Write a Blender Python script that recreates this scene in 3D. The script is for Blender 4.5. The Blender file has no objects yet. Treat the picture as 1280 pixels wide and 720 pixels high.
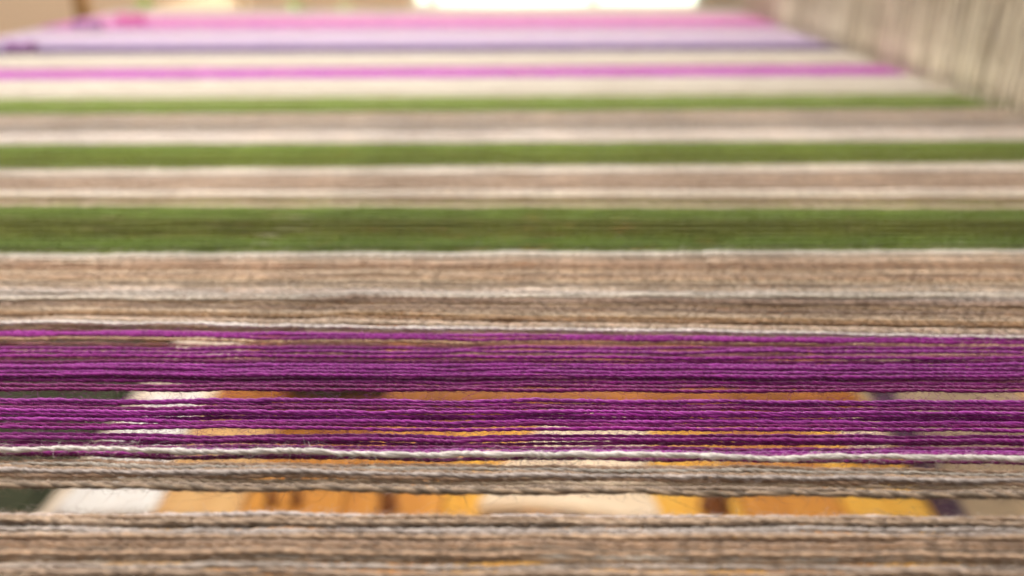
import bpy, math, random
import numpy as np
from mathutils import Vector, Matrix

R = math.radians
rng = random.Random(7)
nrg = np.random.default_rng(11)
scene = bpy.context.scene
COL = scene.collection

# ------------------------------------------------------------------ camera
SHEET = 0.850                 # height of the warp above the floor
CAM_H = 0.114                 # camera above the warp
PITCH = math.atan(455 / 1000)
cam_d = bpy.data.cameras.new('camera')
cam = bpy.data.objects.new('camera', cam_d)
COL.objects.link(cam)
cam.location = (0, 0, SHEET + CAM_H)
cam.rotation_euler = (math.pi / 2 - PITCH, 0, 0)
cam_d.sensor_width = 36
cam_d.lens = 36 * 1000 / 1280
cam_d.clip_start = 0.005
cam_d.clip_end = 60
cam_d.dof.use_dof = True
cam_d.dof.focus_distance = 0.203
cam_d.dof.aperture_fstop = 5.6
scene.camera = cam

# ------------------------------------------------------------------ world and lamps
w = bpy.data.worlds.new('World'); scene.world = w; w.use_nodes = True
bg = w.node_tree.nodes['Background']
bg.inputs[0].default_value = (1.0, 0.93, 0.85, 1)
bg.inputs[1].default_value = 0.34


def area(name, loc, target, sx, sy, power, color, spread=180):
    d = bpy.data.lights.new(name, 'AREA')
    d.shape = 'RECTANGLE'; d.size = sx; d.size_y = sy; d.energy = power; d.color = color
    d.spread = R(spread)
    o = bpy.data.objects.new(name, d); COL.objects.link(o)
    o.location = loc
    o.rotation_euler = (Vector(target) - Vector(loc)).to_track_quat('-Z', 'Y').to_euler()
    return o


area('window_light', (0.15, 2.5, 1.55), (0.0, 0.6, SHEET), 1.0, 1.1, 36, (0.93, 0.97, 1.0))
area('overhead_light', (-0.30, 0.34, 1.60), (-0.10, 0.34, SHEET), 0.4, 0.4, 10.0, (1.0, 0.965, 0.94))
area('low_warm_light', (0.05, 0.25, 0.74), (0.05, 0.80, 0.36), 0.6, 0.15, 1.3, (1.0, 0.86, 0.66))  # added lamp hidden under the warp, standing in for sunlight on the bench
area('wall_fill_light', (-1.6, 1.3, 1.9), (-1.0, 2.6, 0.7), 0.8, 0.8, 16, (1.0, 0.93, 0.85))  # added fill lamp, out of view, to brighten the back wall

scene.view_settings.view_transform = 'Standard'
scene.view_settings.look = 'None'
scene.view_settings.exposure = 0.1
scene.view_settings.gamma = 1
scene.render.engine = 'CYCLES'
scene.cycles.use_denoising = True
scene.cycles.max_bounces = 8
scene.cycles.diffuse_bounces = 4


# ------------------------------------------------------------------ small helpers
def tag(o, label=None, cat=None, group=None, kind=None):
    if label: o['label'] = label
    if cat: o['category'] = cat
    if group: o['group'] = group
    if kind: o['kind'] = kind
    return o


def empty(name, loc=(0, 0, 0)):
    o = bpy.data.objects.new(name, None); COL.objects.link(o); o.location = loc
    o.empty_display_size = 0.02
    return o


def link(name, me, parent=None, loc=None):
    o = bpy.data.objects.new(name, me); COL.objects.link(o)
    if parent: o.parent = parent
    if loc is not None: o.location = loc
    return o


def mesh_np(name, V, F, mat, smooth=True, uv=None, ply=None):
    """V (n,3), F list of arrays of equal-width faces"""
    me = bpy.data.meshes.new(name)
    n = len(V)
    me.vertices.add(n); me.vertices.foreach_set('co', np.asarray(V, np.float32).ravel())
    idx = np.concatenate([f.ravel() for f in F]).astype(np.int32)
    tot = np.concatenate([np.full(len(f), f.shape[1], np.int32) for f in F])
    st = np.concatenate([[0], np.cumsum(tot)[:-1]]).astype(np.int32)
    me.loops.add(len(idx)); me.loops.foreach_set('vertex_index', idx)
    me.polygons.add(len(tot)); me.polygons.foreach_set('loop_start', st)
    me.polygons.foreach_set('use_smooth', np.full(len(tot), smooth))
    if ply is not None:
        a = me.attributes.new('ply', 'FLOAT', 'POINT'); a.data.foreach_set('value', np.asarray(ply, np.float32))
    if uv is not None:
        a = me.attributes.new('along', 'FLOAT_VECTOR', 'POINT')
        a.data.foreach_set('vector', np.asarray(uv, np.float32).ravel())
    me.update(calc_edges=True); me.validate()
    if mat: me.materials.append(mat)
    return me


def box(V, F, x0, x1, y0, y1, z0, z1, b=0.0):
    """bevelled box appended to python lists"""
    n = len(V)
    if b <= 0:
        V += [(x, y, z) for z in (z0, z1) for y in (y0, y1) for x in (x0, x1)]
        F += [[n + i for i in f] for f in ((0, 2, 3, 1), (4, 5, 7, 6), (0, 1, 5, 4), (2, 6, 7, 3), (0, 4, 6, 2), (1, 3, 7, 5))]
        return
    ring = lambda z, i: [(x0 + i + b, y0 + i, z), (x1 - i - b, y0 + i, z), (x1 - i, y0 + i + b, z), (x1 - i, y1 - i - b, z),
                         (x1 - i - b, y1 - i, z), (x0 + i + b, y1 - i, z), (x0 + i, y1 - i - b, z), (x0 + i, y0 + i + b, z)]
    for z, i in ((z0, b), (z0 + b, 0), (z1 - b, 0), (z1, b)):
        V += ring(z, i)
    for k in range(3):
        for j in range(8):
            F.append([n + k * 8 + j, n + k * 8 + (j + 1) % 8, n + (k + 1) * 8 + (j + 1) % 8, n + (k + 1) * 8 + j])
    F.append([n + j for j in range(7, -1, -1)]); F.append([n + 24 + j for j in range(8)])


def pymesh(name, V, F, mat, smooth=False):
    me = bpy.data.meshes.new(name); me.from_pydata(V, [], F); me.update()
    if smooth: me.polygons.foreach_set('use_smooth', [True] * len(me.polygons))
    me.materials.append(mat)
    return me


def tube(path, rad, sides=8, closed_ends=True):
    """numpy tube along path (n,3), radius scalar or (n,)"""
    P = np.asarray(path, float); n = len(P)
    rad = np.broadcast_to(np.asarray(rad, float), (n,))
    T = np.gradient(P, axis=0); T /= np.linalg.norm(T, axis=1)[:, None]
    up = np.array([0, 0, 1.0]) if abs(T[0, 2]) < 0.8 else np.array([0, 1.0, 0])
    A = np.cross(T, up); A /= np.linalg.norm(A, axis=1)[:, None]
    B = np.cross(A, T)
    an = np.arange(sides) * 2 * math.pi / sides
    V = P[:, None] + rad[:, None, None] * (np.cos(an)[None, :, None] * A[:, None] + np.sin(an)[None, :, None] * B[:, None])
    i = np.arange(n - 1)[:, None] * sides; j = np.arange(sides)[None]; k = (j + 1) % sides
    F = np.stack([i + j, i + k, i + sides + k, i + sides + j], -1).reshape(-1, 4)
    return V.reshape(-1, 3), F


# ------------------------------------------------------------------ materials
def new_mat(name):
    m = bpy.data.materials.new(name); m.use_nodes = True
    nt = m.node_tree; b = nt.nodes['Principled BSDF']
    return m, nt, b


def N(nt, t, **kw):
    n = nt.nodes.new(t)
    for k, v in kw.items():
        if hasattr(n, k): setattr(n, k, v)
        else: n.inputs[k].default_value = v
    return n


def wool_mat():
    m, nt, b = new_mat('wool yarn')
    L = nt.links.new
    oi = N(nt, 'ShaderNodeObjectInfo')
    ply = N(nt, 'ShaderNodeAttribute'); ply.attribute_name = 'ply'
    al = N(nt, 'ShaderNodeAttribute'); al.attribute_name = 'along'
    # offset the fibre pattern by a per-yarn random value
    add = N(nt, 'ShaderNodeVectorMath', operation='ADD')
    sc = N(nt, 'ShaderNodeVectorMath', operation='SCALE'); sc.inputs[0].default_value = (13.7, 5.1, 3.3)
    L(oi.outputs['Random'], sc.inputs['Scale'])
    L(al.outputs['Vector'], add.inputs[0]); L(sc.outputs[0], add.inputs[1])
    n1 = N(nt, 'ShaderNodeTexNoise'); n1.inputs['Scale'].default_value = 1.0; n1.inputs['Detail'].default_value = 3
    n2 = N(nt, 'ShaderNodeTexNoise'); n2.inputs['Scale'].default_value = 0.09; n2.inputs['Detail'].default_value = 2
    L(add.outputs[0], n1.inputs['Vector']); L(add.outputs[0], n2.inputs['Vector'])
    # marl: second ply lighter or darker, by object alpha
    hs = N(nt, 'ShaderNodeHueSaturation')
    ma = N(nt, 'ShaderNodeMath', operation='MULTIPLY'); L(ply.outputs['Fac'], ma.inputs[0])
    inv = N(nt, 'ShaderNodeMath', operation='SUBTRACT'); inv.inputs[0].default_value = 1; L(oi.outputs['Alpha'], inv.inputs[1])
    L(inv.outputs[0], ma.inputs[1])
    v = N(nt, 'ShaderNodeMath', operation='MULTIPLY_ADD'); L(ma.outputs[0], v.inputs[0]); v.inputs[1].default_value = 1.1; v.inputs[2].default_value = 1.0
    L(v.outputs[0], hs.inputs['Value'])
    L(oi.outputs['Color'], hs.inputs['Color'])
    r1 = N(nt, 'ShaderNodeMapRange'); r1.inputs['From Min'].default_value = .3; r1.inputs['From Max'].default_value = .7
    r1.inputs['To Min'].default_value = .62; r1.inputs['To Max'].default_value = 1.38; L(n1.outputs['Fac'], r1.inputs['Value'])
    r2 = N(nt, 'ShaderNodeMapRange'); r2.inputs['From Min'].default_value = .3; r2.inputs['From Max'].default_value = .7
    r2.inputs['To Min'].default_value = .8; r2.inputs['To Max'].default_value = 1.2; L(n2.outputs['Fac'], r2.inputs['Value'])
    mu = N(nt, 'ShaderNodeMath', operation='MULTIPLY'); L(r1.outputs[0], mu.inputs[0]); L(r2.outputs[0], mu.inputs[1])
    fin = N(nt, 'ShaderNodeVectorMath', operation='SCALE'); L(hs.outputs[0], fin.inputs[0]); L(mu.outputs[0], fin.inputs['Scale'])
    L(fin.outputs[0], b.inputs['Base Color'])
    b.inputs['Roughness'].default_value = .75
    b.inputs['Specular IOR Level'].default_value = .25
    b.inputs['Sheen Weight'].default_value = .35
    b.inputs['Sheen Roughness'].default_value = .45
    b.inputs['Sheen Tint'].default_value = (1, .95, 1, 1)
    bp = N(nt, 'ShaderNodeBump'); bp.inputs['Strength'].default_value = .7; bp.inputs['Distance'].default_value = .00015
    L(n1.outputs['Fac'], bp.inputs['Height']); L(bp.outputs[0], b.inputs['Normal'])
    return m


WOOL = wool_mat()


def plain_mat(name, col, rough=.7, noise=None, amount=.15, spec=.3, sheen=0):
    m, nt, b = new_mat(name)
    b.inputs['Roughness'].default_value = rough
    b.inputs['Specular IOR Level'].default_value = spec
    b.inputs['Sheen Weight'].default_value = sheen
    tc = N(nt, 'ShaderNodeTexCoord')
    n = N(nt, 'ShaderNodeTexNoise'); n.inputs['Scale'].default_value = noise or 30; n.inputs['Detail'].default_value = 4
    nt.links.new(tc.outputs['Object'], n.inputs['Vector'])
    r = N(nt, 'ShaderNodeMapRange'); r.inputs['From Min'].default_value = .3; r.inputs['From Max'].default_value = .7
    r.inputs['To Min'].default_value = 1 - amount; r.inputs['To Max'].default_value = 1 + amount
    nt.links.new(n.outputs['Fac'], r.inputs['Value'])
    s = N(nt, 'ShaderNodeVectorMath', operation='SCALE'); s.inputs[0].default_value = col
    nt.links.new(r.outputs[0], s.inputs['Scale']); nt.links.new(s.outputs[0], b.inputs['Base Color'])
    return m


def wood_mat(name, c0, c1, knot=(.10, .035, .01), axis=1, dens=1.0, rough=.8):
    m, nt, b = new_mat(name); L = nt.links.new
    tc = N(nt, 'ShaderNodeTexCoord'); mp = N(nt, 'ShaderNodeMapping')
    s = [26, 26, 26]; s[axis] = 2.2; mp.inputs['Scale'].default_value = s
    oi = N(nt, 'ShaderNodeObjectInfo'); off = N(nt, 'ShaderNodeVectorMath', operation='SCALE'); off.inputs[0].default_value = (7, 19, 3)
    L(oi.outputs['Random'], off.inputs['Scale'])
    ad = N(nt, 'ShaderNodeVectorMath', operation='ADD'); L(tc.outputs['Object'], ad.inputs[0]); L(off.outputs[0], ad.inputs[1])
    L(ad.outputs[0], mp.inputs['Vector'])
    n = N(nt, 'ShaderNodeTexNoise'); n.inputs['Scale'].default_value = 1; n.inputs['Detail'].default_value = 5; n.inputs['Distortion'].default_value = 1.2
    L(mp.outputs[0], n.inputs['Vector'])
    cr = N(nt, 'ShaderNodeValToRGB'); cr.color_ramp.elements[0].position = .35; cr.color_ramp.elements[1].position = .65
    cr.color_ramp.elements[0].color = (*c0, 1); cr.color_ramp.elements[1].color = (*c1, 1)
    L(n.outputs['Fac'], cr.inputs[0])
    vo = N(nt, 'ShaderNodeTexVoronoi'); vo.inputs['Scale'].default_value = 6 * dens
    L(ad.outputs[0], vo.inputs['Vector'])
    kr = N(nt, 'ShaderNodeMapRange'); kr.inputs['From Min'].default_value = .1; kr.inputs['From Max'].default_value = .2
    kr.inputs['To Min'].default_value = 1; kr.inputs['To Max'].default_value = 0
    L(vo.outputs['Distance'], kr.inputs['Value'])
    mx = N(nt, 'ShaderNodeMix', data_type='RGBA'); L(kr.outputs[0], mx.inputs[0]); L(cr.outputs[0], mx.inputs[6]); mx.inputs[7].default_value = (*knot, 1)
    L(mx.outputs[2], b.inputs['Base Color']); b.inputs['Roughness'].default_value = rough
    b.inputs['Specular IOR Level'].default_value = .12
    return m


def emit_mat(name, col, s):
    m, nt, b = new_mat(name)
    b.inputs['Base Color'].default_value = (0, 0, 0, 1)
    b.inputs['Emission Color'].default_value = (*col, 1); b.inputs['Emission Strength'].default_value = s
    return m


# ------------------------------------------------------------------ yarn meshes (1.2 m from beam to beam)
XL, XR, BEAM_R = -0.560, 0.600, 0.035


def centre_line(step):
    """s along the yarn -> path: hangs over the left beam, runs level, goes over the right beam"""
    arc = BEAM_R * math.pi / 2
    drop = 0.10
    Ltot = drop + arc + (XR - XL) + arc + drop
    s = np.arange(0, Ltot, step)
    P = np.zeros((len(s), 3))
    for sgn in (0,):
        a = s < drop
        P[a] = np.stack([np.full(a.sum(), XL - BEAM_R), np.zeros(a.sum()), -BEAM_R - (drop - s[a])], 1)
        b = (s >= drop) & (s < drop + arc); th = (s[b] - drop) / BEAM_R
        P[b] = np.stack([XL - BEAM_R * np.cos(th), 0 * th, -BEAM_R + BEAM_R * np.sin(th)], 1)
        e = drop + arc + (XR - XL)
        c = (s >= drop + arc) & (s < e)
        P[c] = np.stack([XL + s[c] - drop - arc, np.zeros(c.sum()), np.zeros(c.sum())], 1)
        d = (s >= e) & (s < e + arc); th = (s[d] - e) / BEAM_R
        P[d] = np.stack([XR + BEAM_R * np.sin(th), 0 * th, -BEAM_R + BEAM_R * np.cos(th)], 1)
        f = s >= e + arc
        P[f] = np.stack([np.full(f.sum(), XR + BEAM_R), np.zeros(f.sum()), -BEAM_R - (s[f] - e - arc)], 1)
    return s, P


def smooth_noise(s, wl, rg):
    n = int(s[-1] / wl) + 3
    return np.interp(s / wl, np.arange(n), rg.normal(size=n))


def yarn_mesh(name, radius, seed, pitch=0.0056, step=0.00062, sides=7, fibres=15000, slub=.17, wob=.00020):
    rg = np.random.default_rng(seed)
    s, P = centre_line(step)
    P = P.copy()
    P[:, 1] += wob * smooth_noise(s, .018, rg) + wob * .5 * smooth_noise(s, .006, rg)
    P[:, 2] += wob * .8 * smooth_noise(s, .02, rg) + wob * .4 * smooth_noise(s, .005, rg)
    T = np.gradient(P, axis=0); T /= np.linalg.norm(T, axis=1)[:, None]
    A = np.tile([0, 1.0, 0], (len(s), 1)); A -= (A * T).sum(1)[:, None] * T; A /= np.linalg.norm(A, axis=1)[:, None]
    B = np.cross(T, A)
    ph = 2 * math.pi * s / pitch + 1.2 * smooth_noise(s, .010, rg) + .9 * smooth_noise(s, .004, rg)
    fat = 1 + slub * smooth_noise(s, .011, rg) + slub * .5 * smooth_noise(s, .003, rg)
    Vs, Fs, U, PL, base = [], [], [], [], 0
    an = np.arange(sides) * 2 * math.pi / sides
    for k in (0, 1):
        q = ph + k * math.pi
        rp = radius * .76 * np.clip(fat * (1 + .06 * smooth_noise(s, .004, rg)), .6, 1.6)
        C = P + (radius * .29) * (np.cos(q)[:, None] * A + np.sin(q)[:, None] * B)
        # local angle follows the twist so fibre streaks spiral
        loc = q[:, None] * 1.0 + an[None]
        V = C[:, None] + rp[:, None, None] * (np.cos(loc)[..., None] * A[:, None] + np.sin(loc)[..., None] * B[:, None])
        Vs.append(V.reshape(-1, 3))
        n = len(s); i = np.arange(n - 1)[:, None] * sides; j = np.arange(sides)[None]; kk = (j + 1) % sides
        Fs.append(base + np.stack([i + j, i + kk, i + sides + kk, i + sides + j], -1).reshape(-1, 4))
        uu = np.stack([np.repeat(s * 700, sides), np.tile(np.cos(an) * 2.2, n), np.tile(np.sin(an) * 2.2, n) + k * 9], 1)
        U.append(uu); PL.append(np.full(n * sides, float(k))); base += n * sides
    # loose fibres standing off the yarn: thin bent slivers, 3 segments
    m = fibres
    si = rg.integers(5, len(s) - 5, m); th = rg.uniform(0, 2 * math.pi, m)
    out = np.cos(th)[:, None] * A[si] + np.sin(th)[:, None] * B[si]
    ln = rg.gamma(2.0, .00064, m)[:, None]
    lean = (rg.normal(size=m) * .9)[:, None]
    side = np.cross(T[si], out)
    p0 = P[si] + out * radius * .8
    p1 = p0 + out * ln * .45 + T[si] * lean * ln * .6 + side * rg.normal(size=m)[:, None] * ln * .3
    p2 = p1 + out * ln * (.3 * rg.normal(size=m)[:, None]) + T[si] * lean * ln * .9 + side * rg.normal(size=m)[:, None] * ln * .4
    wv = rg.normal(size=(m, 3)); wv /= np.linalg.norm(wv, axis=1)[:, None]; wv *= .000030
    FV = np.stack([p0 - wv, p0 + wv, p1 - wv * .8, p1 + wv * .8, p2], 1).reshape(-1, 3)
    o = base + np.arange(m)[:, None] * 5
    Fs.append(np.concatenate([o + 0, o + 1, o + 3, o + 2], 1))
    tri = np.concatenate([o + 2, o + 3, o + 4], 1)
    Vs.append(FV); U.append(np.repeat(np.stack([s[si] * 700, th, th], 1), 5, 0)); PL.append(np.full(m * 5, .5))
    return mesh_np(name, np.concatenate(Vs), [np.concatenate(Fs), tri], WOOL, True, np.concatenate(U), np.concatenate(PL))


THIN = [yarn_mesh('plied_yarn', .00056, 100 + i) for i in range(9)]
MED = [yarn_mesh('heather_yarn', .00061, 200 + i, pitch=.0062, slub=.16, wob=.0002) for i in range(9)]
THICK = [yarn_mesh('thick_yarn', .00070, 300 + i, pitch=.0080, slub=.17, wob=.00028, fibres=16000) for i in range(5)]

# ------------------------------------------------------------------ from the photograph's rows to the warp plane
cp, sp = math.cos(PITCH), math.sin(PITCH)


def dist(y, z=0.0):
    """ground distance of image row y (0..720) on the plane z above the warp"""
    return (CAM_H - z) / math.tan(PITCH + math.atan((y - 360) / 1000))


def xat(px, Y, z=0.0):
    zc = Y * cp + (CAM_H - z) * sp
    return (px - 640) / 1000 * zc


def srgb(r, g, b):
    f = lambda c: (c / 255 / 12.92) if c <= 10 else ((c / 255 + .055) / 1.055) ** 2.4
    return (f(r), f(g), f(b))


def jit(c, a=.1):
    k = 1 + rng.uniform(-a, a)
    return tuple(max(0.0, x * k * (1 + rng.uniform(-a, a) * .15)) for x in c)


def place_yarn(me, yl, yr, col, z=0.0, parent=None, marl=0.0, name='yarn'):
    """yl, yr: rows where the yarn meets the left and the right edge of the frame"""
    Yl, Yr = dist(yl, z), dist(yr, z)
    xl, xr = xat(0, Yl, z), xat(1280, Yr, z)
    ang = math.atan2(Yr - Yl, xr - xl)
    ang = max(-.06, min(.06, ang))
    Y0 = (Yl + Yr) / 2 - (xl + xr) / 2 * math.tan(ang)
    o = link(name, me, parent)
    o.location = (rng.uniform(-.004, .004), Y0, SHEET + z)
    o.rotation_euler = (0, 0, ang)
    o.color = (*col, 1.0 - marl)
    return o


C = {
    'purple': (.210, .008, .160), 'plum': (.155, .006, .090), 'violet': (.29, .028, .26), 'rose': (.40, .17, .17), 'sand': (.55, .36, .22),
    'cream': (.60, .53, .44), 'white': (.64, .58, .53),
    'beige': (.42, .325, .235), 'tan': (.32, .21, .13), 'taupe': (.275, .198, .14), 'grey': (.32, .275, .245),
    'lightgrey': (.46, .405, .355), 'dark': (.13, .095, .06),
    'green': (.150, .210, .022), 'olive': (.135, .150, .014), 'lightgreen': (.20, .285, .045), 'deepgreen': (.085, .125, .010),
    'magenta': (.40, .04, .42), 'pink': (.78, .27, .52), 'palepink': (.70, .52, .58), 'lilac': (.56, .43, .63),
    'dullpurple': (.055, .010, .11), 'brown': (.24, .14, .07), 'warm': (.34, .225, .145), 'ash': (.40, .345, .30),
}
STRIPES = 'colour stripes of the stretched warp'


def stripe(label, y):
    e = empty('warp_stripe', (0, dist(y), SHEET))
    tag(e, label, 'warp stripe', STRIPES)
    return e


def child_fix(e, o):
    o.location = Vector(o.location) - e.location


count = 0
def listed(e, rows, pool, zj=.0012):
    global count
    for (yl, yr, c, *m) in rows:
        pl = THICK if (len(m) > 1 and m[1] == 'T') else pool
        o = place_yarn(rng.choice(pl), yl, yr, jit(C[c], .2), rng.uniform(-zj, zj), e, m[0] if m else .0)
        child_fix(e, o); count += 1


# bottom grey-brown stripe (nearest)
e = stripe('grey and brown heather yarns, nearest stripe, spreading out over the yellow wood', 690)
rows = [(644, 648, 'ash', .3), (647, 650, 'warm', .2), (651, 654.5, 'taupe', .3), (655.5, 659, 'dark', .9, 'T'),
        (666, 669, 'grey', .2), (670, 672.5, 'warm', .3), (675, 677, 'taupe', .3, 'T'), (684.5, 686, 'brown', .3), (687, 689.5, 'dark', .5),
        (691, 694, 'warm', .3), (695, 698.5, 'ash', .2), (699, 702, 'warm', .2), (663, 664, 'ash', .2), (679.5, 681.5, 'warm', .3), (708, 710.5, 'ash', .3), (730, 733, 'taupe', .2),
        (716, 718, 'taupe', .3, 'T'), (722, 725, 'warm', .2), (738, 741, 'warm', .2, 'T'), (750, 753, 'grey', .2)]
listed(e, rows, MED, .0016)
nearest_stripe = e
# taupe stripe
e = stripe('narrow taupe and light grey stripe just below the single white yarn', 600)
rows = [(577, 590, 'warm', .1), (580.5, 594, 'ash', .1), (585, 597, 'warm', .1), (588, 600, 'ash', .15), (593, 604.5, 'warm', .1),
        (598, 610, 'beige', .1), (603.5, 616, 'taupe', .2), (607.5, 620.5, 'dark', 1.2, 'T')]
listed(e, rows, MED, .0012)
# single white yarn with the plum yarn under it
o = place_yarn(THICK[2], 561.5, 573.5, tuple(x * .9 for x in C['white']), .0024, None, .0, 'white_yarn')
tag(o, 'single thick white yarn between the lower purple stripe and the taupe stripe', 'yarn')
# lower purple stripe
e = stripe('lower purple stripe, sharpest in focus, directly above the white yarn', 530)
rows = [(500, 503.5, 'violet'), (504.5, 508, 'purple'), (509, 512, 'plum'), (513, 516.5, 'violet'), (517.5, 521, 'purple'), (522, 525, 'purple'),
        (526, 529, 'violet'), (530, 533, 'plum'), (534, 538, 'purple'), (545, 546.5, 'purple'), (549, 551, 'purple'), (553.5, 555, 'plum'),
        (558, 562, 'plum'), (563, 566, 'violet'), (566, 569, 'purple'), (569, 577.5, 'plum')]
listed(e, rows, THIN, .0012)
# upper purple stripe
e = stripe('upper purple stripe with loose single yarns, between gap of orange wood and beige stripe', 455)
rows = [(415, 424.5, 'violet'), (419.5, 428.5, 'purple'), (435, 436, 'purple'), (440, 440.5, 'violet'), (444.5, 448, 'purple'), (452, 452, 'plum'), (457, 456.5, 'violet'), (461, 461, 'purple'),
        (464.5, 467, 'violet'), (468.5, 470.5, 'purple'), (473, 474, 'plum'), (477, 480, 'purple'), (481, 485, 'plum'), (486.5, 488.5, 'plum')]
listed(e, rows, THIN, .0010)
for yl, yr, c, z in ((424, 432, 'sand', -.003), (430, 436, 'rose', -.005), (449, 444.5, 'rose', -.002), (412, 421.5, 'rose', -.004), (439, 446, 'sand', -.005),
                    (455, 452, 'rose', -.004), (459, 461, 'plum', -.003), (467, 469, 'rose', -.004), (475, 477, 'rose', -.003), (483, 482, 'plum', -.003), (471, 474.5, 'plum', -.003), (463, 464, 'plum', -.003)):
    o = place_yarn(rng.choice(THIN), yl, yr, C[c], z, e); child_fix(e, o); count += 1
for yl, yr, c, z in ((405, 420, 'tan', -.002), (408, 422.5, 'beige', -.003), (411, 424, 'tan', -.003)):
    o = place_yarn(rng.choice(MED), yl, yr, C[c], z, e); child_fix(e, o); count += 1
# cream edge yarn
o = place_yarn(MED[1], 401.5, 421, C['white'], .0012, None, .0, 'cream_yarn')
tag(o, 'single cream yarn along the lower edge of the wide beige stripe, above the purple', 'yarn')


def dense(label, yl0, yl1, yr0, yr1, colours, pool, single=True, zj=.0009, spacing=.00150, marl=.15):
    """fills the band between rows (0 far, 1 near) with yarns; colours: list of (fraction from far edge, name)"""
    global count
    e = stripe(label, (yl0 + yl1) / 2)
    n = max(2, int((dist((yl0 + yr0) / 2) - dist((yl1 + yr1) / 2)) / spacing))
    acc_V, acc_F, base, cols = [], [], 0, []
    for i in range(n):
        t = (i + .5 + rng.uniform(-.25, .25)) / n
        # interpolate in ground distance, far -> near
        Yl = dist(yl0) + (dist(yl1) - dist(yl0)) * t
        Yr = dist(yr0) + (dist(yr1) - dist(yr0)) * t
        row = lambda Y: 360 + 1000 * math.tan(math.atan(CAM_H / Y) - PITCH)
        tr = (row((Yl + Yr) / 2) - (yl0 + yr0) / 2) / ((yl1 + yr1) / 2 - (yl0 + yr0) / 2)
        opts = [c for c in colours if c[0] <= tr < c[1]] or [colours[-1]]
        c = jit(C[rng.choice(rng.choice(opts)[2])], .2)
        z = rng.uniform(-zj, zj)
        if single:
            o = place_yarn(rng.choice(pool), row(Yl), row(Yr), c, z, e, marl); child_fix(e, o); count += 1
        else:
            s, P = CHEAP; P = P.copy()
            xl, xr = xat(0, Yl), xat(1280, Yr)
            ang = max(-.06, min(.06, math.atan2(Yr - Yl, xr - xl)))
            Y0 = (Yl + Yr) / 2 - (xl + xr) / 2 * math.tan(ang)
            P[:, 1] = Y0 + P[:, 0] * math.tan(ang) + nrg.normal(size=len(s)) * .00015
            P[:, 2] += z + nrg.normal(size=len(s)) * .0001
            V, F = tube(P, .00066 * (1 + .12 * nrg.normal(size=len(s))), 5)
            acc_V.append(V); acc_F.append(F + base); base += len(V); cols.append(np.tile([*c, 1], (len(V), 1)))
    if not single:
        V = np.concatenate(acc_V) - np.array([0, e.location.y, 0])
        me = mesh_np('far_yarns', V, [np.concatenate(acc_F)], WOOL_FAR)
        a = me.color_attributes.new('yarn_colour', 'FLOAT_COLOR', 'POINT')
        a.data.foreach_set('color', np.concatenate(cols).astype(np.float32).ravel())
        o = link('yarns', me, e); tag(o, kind='stuff')
    return e


m, nt, b = new_mat('wool yarn far')
at = N(nt, 'ShaderNodeAttribute'); at.attribute_name = 'yarn_colour'
nt.links.new(at.outputs['Color'], b.inputs['Base Color'])
b.inputs['Roughness'].default_value = .8; b.inputs['Sheen Weight'].default_value = .35; b.inputs['Specular IOR Level'].default_value = .25
WOOL_FAR = m
CHEAP = centre_line(.011)

dense('wide beige and brown heather stripe between the widest green stripe and the purple', 318, 400, 313, 419,
      [(0, .06, ['cream']), (.06, .16, ['beige', 'lightgrey', 'beige']), (.16, .45, ['tan', 'taupe', 'beige', 'tan']), (.45, .53, ['beige', 'lightgrey', 'taupe']), (.53, .62, ['beige', 'taupe', 'grey']),
       (.62, .78, ['tan', 'taupe', 'brown']), (.78, .84, ['beige', 'lightgrey', 'taupe']), (.84, 1.01, ['taupe', 'tan', 'beige', 'brown'])], MED, spacing=.00160, marl=.3)
wide = [o for o in COL.objects if o.get('label', '').startswith('wide beige')][0]
for yl, yr, c in ((319.5, 314.5, 'white'), (323, 317.5, 'cream'), (370, 366, 'lightgrey'), (372.5, 369, 'cream')):
    o = place_yarn(rng.choice(MED), yl, yr, C[c], .0013, wide); child_fix(wide, o); count += 1
dense('widest green stripe, nearest of the three, lying under a thin white yarn edge', 258, 318, 262, 313,
      [(0, .25, ['lightgreen', 'green']), (.25, .75, ['olive', 'green', 'deepgreen', 'olive']), (.75, 1.01, ['green', 'deepgreen', 'green'])], THIN, spacing=.00165, marl=.0, zj=.0016)
dense('beige stripe between the widest green stripe and the middle green stripe', 212, 258, 203, 262,
      [(0, .2, ['cream']), (.2, .55, ['beige', 'taupe', 'grey']), (.55, .75, ['lightgrey', 'cream']), (.75, .86, ['beige', 'tan']), (.86, .92, ['olive', 'tan']), (.92, 1.01, ['beige'])], MED, spacing=.0016, marl=.15)
dense('middle green stripe of the three, narrower and softer than the nearest one', 182, 212, 177, 203,
      [(0, .4, ['green', 'lightgreen']), (.4, 1.01, ['green', 'olive'])], THIN, spacing=.0015, marl=.0)
dense('blurred beige stripe with a pale lower edge between the two farther green stripes', 144, 182, 136, 177,
      [(0, .6, ['beige', 'grey', 'beige']), (.6, 1.01, ['cream', 'cream', 'white'])], MED, spacing=.0018, marl=.1)
accV, accF, accC, base = [], [], [], 0
Yn = .108
while Yn > -.30:
    s_, P = CHEAP; P = P.copy(); P[:, 1] = Yn - nearest_stripe.location.y; P[:, 2] += rng.uniform(-.001, .001)
    V, F = tube(P, .0007 * (1 + .12 * nrg.normal(size=len(s_))), 5)
    accV.append(V); accF.append(F + base); base += len(V); accC.append(np.tile([*jit(C[rng.choice(('taupe', 'grey', 'beige', 'dark'))]), 1], (len(V), 1)))
    Yn -= .0019
me = mesh_np('near_yarns', np.concatenate(accV), [np.concatenate(accF)], WOOL_FAR)
me.color_attributes.new('yarn_colour', 'FLOAT_COLOR', 'POINT').data.foreach_set('color', np.concatenate(accC).astype(np.float32).ravel())
tag(link('yarns', me, nearest_stripe), kind='stuff')
print('single yarns', count)
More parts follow.
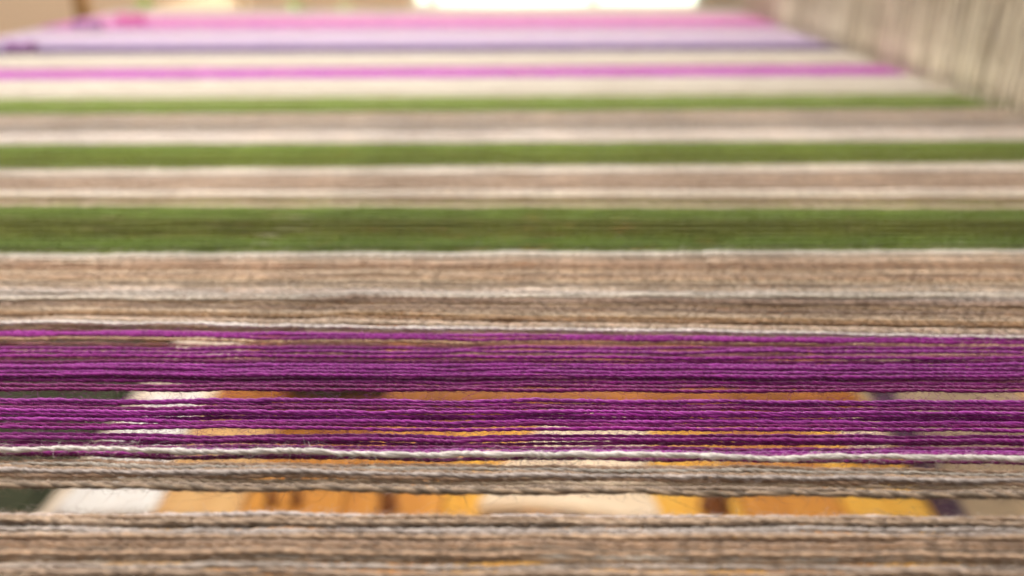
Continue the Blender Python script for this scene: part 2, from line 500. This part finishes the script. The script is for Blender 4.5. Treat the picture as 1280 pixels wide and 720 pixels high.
dense('farthest green stripe, thin and blurred, below the magenta stripe', 124, 144, 117, 136,
      [(0, .3, ['lightgreen', 'beige']), (.3, 1.01, ['green', 'lightgreen', 'olive'])], None, False)
dense('cream stripe between the farthest green stripe and the magenta stripe', 101, 124, 95, 117,
      [(0, .7, ['cream']), (.7, 1.01, ['cream', 'beige'])], None, False)
dense('thin bright magenta stripe with cream stripes on both sides', 88, 101, 81, 95, [(0, 1.01, ['magenta', 'magenta', 'pink'])], None, False)
dense('thin cream stripe between the magenta line and the dark violet line', 70, 88, 64, 81, [(0, 1.01, ['cream'])], None, False)
dense('thinnest dark violet stripe below the broad pale lilac stripe', 60.5, 70, 55.5, 64, [(0, 1.01, ['dullpurple'])], None, False)
dense('broad pale lilac and blush stripe below the far pink stripe', 37, 60.5, 33, 55.5, [(0, .5, ['palepink', 'white', 'lilac']), (.5, 1.01, ['lilac', 'lilac', 'palepink'])], None, False, spacing=.0018)
dense('far pink stripe near the end of the warp by the window', 19, 37, 17, 33, [(0, .35, ['palepink', 'pink']), (.35, 1.01, ['pink', 'pink', 'pink', 'magenta'])], None, False, spacing=.0018)
dense('farthest cream stripe at the outer edge of the warp', 13.5, 19, 12.5, 17, [(0, 1.01, ['cream', 'white'])], None, False, spacing=.002)

# ------------------------------------------------------------------ loom: beams, heddles
LOOM_WOOD = wood_mat('pale loom wood', (.50, .33, .19), (.62, .44, .27), dens=.6)
Y_NEAR, Y_FAR = .03, 1.52


def beam(name, x, label):
    e = empty(name, (x, (Y_NEAR + Y_FAR) / 2, SHEET)); tag(e, label, 'loom beam')
    ys = np.array([-.86, -.859, .859, .86]); P = np.stack([0 * ys, ys, 0 * ys - BEAM_R - .0012], 1)
    r = BEAM_R - .0016
    V, F = tube(P, [r - .003, r, r, r - .003], 32)
    n = len(V)
    me = mesh_np('roller', V, [F], LOOM_WOOD)
    link('roller', me, e)
    for s in (-1, 1):
        V2, F2 = [], []
        yy = s * .90
        box(V2, F2, -.035, .035, yy - .03, yy + .03, -SHEET + .001, .03, .004)
        link('post', pymesh('post', V2, F2, LOOM_WOOD), e)
    return e


beam('warp_beam', XL, 'round pale wooden beam at the far left where the yarns bend down')
beam('breast_beam', XR, 'round pale wooden beam behind the string heddles at the right')

m, nt, b = new_mat('heddle cord')
oi = N(nt, 'ShaderNodeObjectInfo')
cr = N(nt, 'ShaderNodeValToRGB'); cr.color_ramp.elements[0].color = (.40, .33, .24, 1); cr.color_ramp.elements[1].color = (.76, .67, .52, 1)
nt.links.new(oi.outputs['Random'], cr.inputs[0]); nt.links.new(cr.outputs[0], b.inputs['Base Color']); b.inputs['Roughness'].default_value = .8
HED = m


def heddle_geo(seed, sides=4):
    rg = np.random.default_rng(seed)
    Vs, Fs, base = [], [], 0
    z = np.concatenate([np.linspace(-.14, -.016, 8), np.linspace(-.010, .010, 7), np.linspace(.016, .14, 8)])
    for s in (-1, 1):
        off = np.where(np.abs(z) < .013, .0022 * np.cos(z / .013 * math.pi / 2) + .0002, .0006 + .00035 * np.sin(z * 260))
        lean = rg.normal() * .0006
        P = np.stack([.0004 * s * np.sin(z * 300), s * off + lean * z / .14, z], 1)
        V, F = tube(P, .0005 + .0004 * (np.abs(np.abs(z) - .016) < .002), sides)
        Vs.append(V); Fs.append(F + base); base += len(V)
    return np.concatenate(Vs), np.concatenate(Fs)


HG = [heddle_geo(i) for i in range(5)]
HM = [mesh_np('heddle', V, [F], HED) for V, F in HG]
shaft_lab = ['nearest row of beige string heddles standing across the warp at the right',
             'second row of beige string heddles just behind the nearest row',
             'third row of string heddles, seen through the gaps of the rows before it',
             'rearmost row of string heddles beside the breast beam']
for k in range(4):
    x = .326 + k * .020
    e = empty('heddle_shaft', (x, .80, SHEET)); tag(e, shaft_lab[k], 'heddle shaft', 'string heddle shafts across the warp')
    for zz in (-.14, .14):
        V2, F2 = [], []
        box(V2, F2, -.004, .004, -.77, .75, zz if zz > 0 else zz - .02, zz + .055 if zz > 0 else zz, .002)  # upper bar, out of view, made taller to shade the warp's right side
        link('heddle_bar', pymesh('heddle_bar', V2, F2, LOOM_WOOD), e)
    Yh = .05; accV, accF, base = [], [], 0
    y = Yh
    while y < 1.50:
        yy = y - .80
        tilt = rng.gauss(0, .02); 
        if k < 2 and y > .44 and len(e.children) < 147:
            o = link('heddle', rng.choice(HM), e, (rng.uniform(-.0012, .0012), yy, 0)); o.rotation_euler = (tilt, 0, rng.uniform(-.5, .5))
        else:
            V, F = rng.choice(HG); V = V.copy()
            V[:, 1] += yy + tilt * V[:, 2]; V[:, 0] += rng.uniform(-.0012, .0012)
            accV.append(V); accF.append(F + base); base += len(V)
        y += .0042 * rng.choice((.8, .9, 1, 1.1, 1.2))
    if accV:
        o = link('heddles', mesh_np('heddles', np.concatenate(accV), [np.concatenate(accF)], HED), e); tag(o, kind='stuff')

# ------------------------------------------------------------------ what lies under the warp
BZ = SHEET + CAM_H - .600
AMBER0, AMBER1 = (.50, .20, .04), (.66, .30, .06)
w_amber = wood_mat('amber wood', AMBER0, AMBER1)
w_yellow = wood_mat('yellow wood', (.70, .34, .05), (.82, .46, .08))
w_tan = wood_mat('tan wood', (.60, .33, .13), (.74, .46, .20))
w_pale = wood_mat('pale wood', (.74, .60, .46), (.86, .74, .60), dens=.5)
bench = empty('low_wooden_bench', (-.022, .95, BZ - .03))
tag(bench, 'low amber wooden bench of planks seen through the gaps under the warp', 'bench')
plank_m = [w_pale, w_tan, w_amber, w_amber, w_yellow, w_tan, w_yellow, w_amber, w_yellow]
pw = 1.02 / 9
for i in range(9):
    V2, F2 = [], []
    x0 = -.51 + i * pw
    box(V2, F2, x0 + .0012, x0 + pw - .0012, -.78, .80, 0, .03 + rng.uniform(-.0008, .0008), .0018)
    link('plank', pymesh('plank', V2, F2, plank_m[i]), bench)
for sx in (-1, 1):
    for yy in (-.70, .72):
        V2, F2 = [], []
        box(V2, F2, sx * .46 - .03, sx * .46 + .03, yy - .03, yy + .03, -(BZ - .03) + .001, -.002, .003)
        link('leg', pymesh('leg', V2, F2, w_amber), bench)


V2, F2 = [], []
box(V2, F2, -.40, .47, .905, 1.72, BZ + .0035, BZ + .020, .004)  # added board whose dark colour stands in for shade on the far bench
o = link('shade_board', pymesh('shade_board', V2, F2, wood_mat('shade-toned wood', (.24, .085, .018), (.42, .15, .03), dens=.8)))
tag(o, 'deep orange brown board, painted shade over the far part of the bench', 'board')


def bench_pt(px, py, z):
    H = SHEET + CAM_H - z
    Y = H / math.tan(PITCH + math.atan((py - 360) / 1000))
    zc = Y * cp + H * sp
    return (px - 640) / 1000 * zc, Y


def cloth(name, corners, z, mat, label, cat, thick=.004, amp=.004, seed=0):
    """rumpled sheet of cloth between four pixel corners projected on the bench top (tl, tr, br, bl)"""
    pts = [bench_pt(*c, z) for c in corners]
    rg = np.random.default_rng(seed)
    n = 18; V, F = [], []
    ph = rg.uniform(0, 6, 4)
    for lay in (1, 0):
        for j in range(n + 1):
            for i in range(n + 1):
                u, v = i / n, j / n
                x = (pts[0][0] * (1 - u) + pts[1][0] * u) * (1 - v) + (pts[3][0] * (1 - u) + pts[2][0] * u) * v
                y = (pts[0][1] * (1 - u) + pts[1][1] * u) * (1 - v) + (pts[3][1] * (1 - u) + pts[2][1] * u) * v
                x += .006 * math.sin(v * 9 + ph[0]); y += .006 * math.sin(u * 8 + ph[1])
                h = amp * (1 + .6 * math.sin(u * 11 + 4 * v + ph[2]) + .4 * math.sin(v * 13 - 3 * u + ph[3]))
                V.append((x, y, z + .001 + (thick + h if lay else 0)))
    m1 = (n + 1) ** 2
    for j in range(n):
        for i in range(n):
            a = j * (n + 1) + i
            F.append([a, a + n + 1, a + n + 2, a + 1]); F.append([m1 + a, m1 + a + 1, m1 + a + n + 2, m1 + a + n + 1])
    ed = [i for i in range(n + 1)] + [j * (n + 1) + n for j in range(1, n + 1)] + [n * (n + 1) + i for i in range(n - 1, -1, -1)] + [j * (n + 1) for j in range(n - 1, 0, -1)]
    for a, b_ in zip(ed, ed[1:] + ed[:1]): F.append([a, b_, b_ + m1, a + m1])
    o = link(name, pymesh(name, V, F, mat, True)); tag(o, label, cat)
    return o


white_cloth = plain_mat('white cotton', (.84, .80, .76), .9, 60, .05, sheen=.3)
cream_patch = plain_mat('matte cream', (.88, .70, .50), .9, 60, .06, sheen=.3)
dark_cloth = plain_mat('dark olive felt', (.035, .04, .014), .9, 40, .3, sheen=.1)
purple_cl = plain_mat('dark purple wool', (.045, .010, .035), .9, 80, .3, sheen=.2)
grey_cloth = plain_mat('light brown felt', (.36, .25, .15), .9, 25, .3, sheen=.1)
cloth('white_cloth', [(185, 500), (250, 500), (185, 655), (62, 655)], BZ + .0015, white_cloth, 'white cloth strip lying on the left edge of the wooden bench', 'cloth', seed=3)
cloth('cream_patch', [(690, 508), (800, 520), (822, 655), (590, 640)], BZ + .0015, cream_patch, 'cream patch lying on the middle of the wooden bench', 'cloth', seed=5)  # rumpled patch, paler than the planks around it
cloth('cream_patch', [(1045, 528), (1090, 528), (1118, 575), (1062, 575)], BZ + .0015, cream_patch, 'small cream patch, a painted highlight near the right edge of the wooden bench', 'cloth', seed=8)  # patch added as a pale highlight, its brightness put into the colour
cloth('dark_pad', [(362, 425), (470, 425), (478, 500), (358, 500)], BZ + .0215, dark_cloth, 'dark olive felt pad lying on the shade-toned board under the purple yarns', 'pad', thick=.015, seed=9)
# skein along the right edge of the bench
sk = empty('purple_skein', (0, 0, 0))
xa, ya = bench_pt(1092, 470, BZ + .02); xb, yb = bench_pt(1200, 660, BZ + .02)
for q in range(14):
    t = np.linspace(0, 1, 24); rr = .011
    a0 = q * 2 * math.pi / 14
    P = np.stack([xa + (xb - xa) * t + rr * np.cos(a0 + t * 9), ya + (yb - ya) * t, BZ + .0175 + rr * np.sin(a0 + t * 9)], 1)
    V, F = tube(P, .0045, 6)
    link('strand', mesh_np('strand', V, [F], purple_cl), sk)
tag(sk, 'twisted dark purple wool skein along the right edge of the bench', 'skein')
for (px, py, r) in ((486, 636, .012), (340, 628, .008), (372, 627, .008), (893, 636, .018)):
    x, y = bench_pt(px, py, BZ)
    prof = [(0, .0), (r, .0), (r, .003), (r * .55, .005), (r * .5, .018), (r * .9, .020), (r * .9, .024), (0, .025)]
    V, F = [], []
    for (pr, pz) in prof:
        for k in range(14):
            a = k * 2 * math.pi / 14; V.append((max(pr, .0002) * math.cos(a), max(pr, .0002) * math.sin(a), pz))
    for i in range(len(prof) - 1):
        for k in range(14):
            F.append([i * 14 + k, i * 14 + (k + 1) % 14, (i + 1) * 14 + (k + 1) % 14, (i + 1) * 14 + k])
    lab = {486: 'small brown wooden spool on the bench left of the cream patch', 340: 'tiny brown spool on the bench, left one of the close pair',
           372: 'tiny brown spool on the bench, right one of the close pair', 893: 'largest brown spool on the bench, right of the cream patch'}[px]
    o = link('wooden_spool', pymesh('wooden_spool', V, F, SPOOL if 'SPOOL' in globals() else globals().setdefault('SPOOL', plain_mat('brown spool wood', (.22, .085, .03), .5, 50, .2)), True), None, (x, y, BZ + .002))
    tag(o, lab, 'spool', 'spools lying on the bench')

# floor, rug, wall, window
floor_m = plain_mat('brown floor', (.26, .19, .13), .6, 5, .2)
V, F = [], []
box(V, F, -4, 4, -3, 8, -.05, 0)
tag(link('floor', pymesh('floor', V, F, floor_m)), kind='structure')
V, F = [], []
x0, y0 = bench_pt(-260, 480, .05)
box(V, F, -1.6, -.62, .3, 1.5, .002, .25, .04)
o = link('dark_cushion', pymesh('dark_cushion', V, F, dark_cloth, False)); tag(o, 'thick dark olive floor cushion beside the left end of the bench', 'cushion')
V, F = [], []
box(V, F, .60, 1.5, .3, 1.6, .002, .20, .03)
o = link('brown_pad', pymesh('brown_pad', V, F, grey_cloth)); tag(o, 'light brown felt pad on the floor beside the right end of the bench', 'pad')

WY = 2.62
wall_m = plain_mat('warm plaster wall', (.84, .62, .43), .9, 3, .05)
wx0, wx1, wz0, wz1 = -.318, .63, .722, 1.95
wall = empty('back_wall', (0, WY, 0)); tag(wall, kind='structure')
for (a, b_, c, d) in ((-4, wx0, 0, 2.6), (wx1, 4, 0, 2.6), (wx0, wx1, 0, wz0), (wx0, wx1, wz1, 2.6)):
    V, F = [], []
    box(V, F, a, b_, 0, .12, c, d)
    link('wall_panel', pymesh('wall_panel', V, F, wall_m), wall)
win = empty('window', (0, WY, wz0)); tag(win, 'bright overexposed window beyond the far edge of the warp', 'window')
fr_m = plain_mat('white window paint', (.75, .74, .68), .4, 20, .03)
for (a, b_, c, d) in ((wx0 + .001, wx0 + .02, .02, wz1 - wz0 - .002), (wx1 - .02, wx1 - .001, .02, wz1 - wz0 - .002), (wx0 + .001, wx1 - .001, .001, .018),
                      (-.262, -.235, .02, wz1 - wz0 - .025), (.240, .268, .02, wz1 - wz0 - .025)):
    V, F = [], []
    box(V, F, a, b_, .03, .07, c, d, .002)
    link('frame', pymesh('frame', V, F, fr_m), win)
gl, nt, b = new_mat('clear glass'); b.inputs['Transmission Weight'].default_value = 1; b.inputs['Roughness'].default_value = 0; b.inputs['IOR'].default_value = 1.0
b.inputs['Base Color'].default_value = (.97, 1, .98, 1)
for (a, b_) in ((wx0 + .021, -.263), (-.234, .239), (.269, wx1 - .021)):
    V, F = [], []
    box(V, F, a, b_, .048, .052, .019, wz1 - wz0 - .026)
    link('pane', pymesh('pane', V, F, gl), win)
V, F = [], []
box(V, F, -6, 6, 7.0, 7.02, -.3, 5)
tag(link('sky', pymesh('sky', V, F, emit_mat('bright sky', (.80, 1, .88), 2.2))), kind='structure')
V, F = [], []
box(V, F, -6, 6, WY + .2, 6.9, .24, .34)
tag(link('lawn', pymesh('lawn', V, F, plain_mat('lawn', (.34, .55, .14), .9, 8, .3))), kind='structure')
# sunlight on the garden outside
sd = bpy.data.lights.new('garden_light', 'AREA'); sd.energy = 650; sd.size = 3; sd.size_y = 3; sd.shape = 'RECTANGLE'; sd.color = (1, .97, .85)
so = bpy.data.objects.new('garden_light', sd); COL.objects.link(so); so.location = (0, 4.8, 3.6); so.rotation_euler = (0, 0, 0)

# a brown wooden post with a knot of pink and violet yarn at the far left of the warp
V, F = [], []
x, y = -.66, 1.30
box(V, F, x - .012, x + .012, y - .012, y + .012, .001, 1.3, .004)
o = link('brown_post', pymesh('brown_post', V, F, plain_mat('brown post wood', (.42, .24, .10), .6, 20, .2))); tag(o, 'slim dark brown wooden post behind the far left corner of the warp', 'post')


def bunch(name, x, y, col, label, ln, r=.006, seed=0):
    """small tied bunch of yarn ends lying on the warp"""
    e = empty(name, (x, y, SHEET)); tag(e, label, 'yarn bunch', 'tied yarn bunches at the far left of the warp')
    rg = np.random.default_rng(seed)
    mat = plain_mat(name + ' wool', col, .85, 200, .15, sheen=.4)
    Vs, Fs, base = [], [], 0
    for q in range(16):
        t = np.linspace(-1, 1, 16); sq = .35 + .65 * np.abs(t)
        a = rg.uniform(0, 6.28); rr = r * rg.uniform(.3, 1)
        P = np.stack([t * ln / 2, rr * np.cos(a) * sq + .002 * np.sin(t * 4 + a), r + .002 + rr * np.sin(a) * sq], 1)
        V, F = tube(P, .0013, 5); Vs.append(V); Fs.append(F + base); base += len(V)
    o = link('strands', mesh_np('strands', np.concatenate(Vs), [np.concatenate(Fs)], mat), e); tag(o, kind='stuff')
    a = np.linspace(0, 2 * math.pi, 24)
    V, F = tube(np.stack([.001 * a, r * .5 * np.cos(a), r + .002 + r * .5 * np.sin(a)], 1), .0016, 6)
    link('tie', mesh_np('tie', V, [F], mat), e)


def sheet_pt(px, py):
    Y = dist(py); return xat(px, Y), Y


x, y = sheet_pt(166, 31); bunch('pink_bunch', x, y, (.85, .20, .48), 'hot pink tied yarn bunch lying near the far edge of the warp', .030, .006, 1)
x, y = sheet_pt(112, 41); bunch('violet_bunch', x, y, (.42, .16, .42), 'dark violet tied yarn bunch just left of the pink bunch', .03, .006, 2)
x, y = sheet_pt(30, 69); bunch('purple_bunch', x, y, (.34, .16, .38), 'dull purple tied yarn bunch at the left end of the warp', .026, .006, 3)

# green plant in a trough beyond the warp
pl = empty('trough_plant', (-.62, 1.98, 0)); tag(pl, 'low leafy green plant in a clay trough beyond the far left of the warp', 'plant')
V, F = [], []
box(V, F, -.30, .34, -.08, .08, .30, .62, .006)
link('trough', pymesh('trough', V, F, plain_mat('clay', (.45, .25, .15), .8, 15, .1)), pl)
for sx in (-.24, .28):
    V, F = [], []
    box(V, F, sx - .02, sx + .02, -.06, .06, .001, .298, .003)
    link('leg', pymesh('leg', V, F, LOOM_WOOD), pl)
leaf_m = plain_mat('leaf green', (.22, .36, .05), .5, 12, .3)
LM = []
for q in range(4):
    V = [(0, 0, 0)]; F = []
    for i, (t, wd) in enumerate(((.3, .016), (.6, .019), (.85, .011))):
        z = .03 * math.sin(t * 2); V += [(-wd, .075 * t, z + .004), (0, .075 * t, z), (wd, .075 * t, z + .004)]
    V.append((0, .078, .018))
    F = [(0, 2, 1), (0, 3, 2)]
    for i in (1, 4): F += [(i, i + 1, i + 4, i + 3), (i + 1, i + 2, i + 5, i + 4)]
    F += [(7, 8, 10), (8, 9, 10)]
    LM.append(pymesh('leaf', V, F, leaf_m, True))
for q in range(230):
    u = rng.uniform(-.30, .34)
    top = .185 if (u < -.05 or u > .12) else .13
    o = link('leaf', rng.choice(LM), pl, (u, rng.gauss(0, .05), .60 + rng.uniform(.0, top) * rng.uniform(.6, 1)))
    o.rotation_euler = (rng.uniform(-.3, 1.2), rng.uniform(-.5, .5), rng.uniform(0, 6.28)); k = rng.uniform(.6, 1.1); o.scale = (k, k, k)
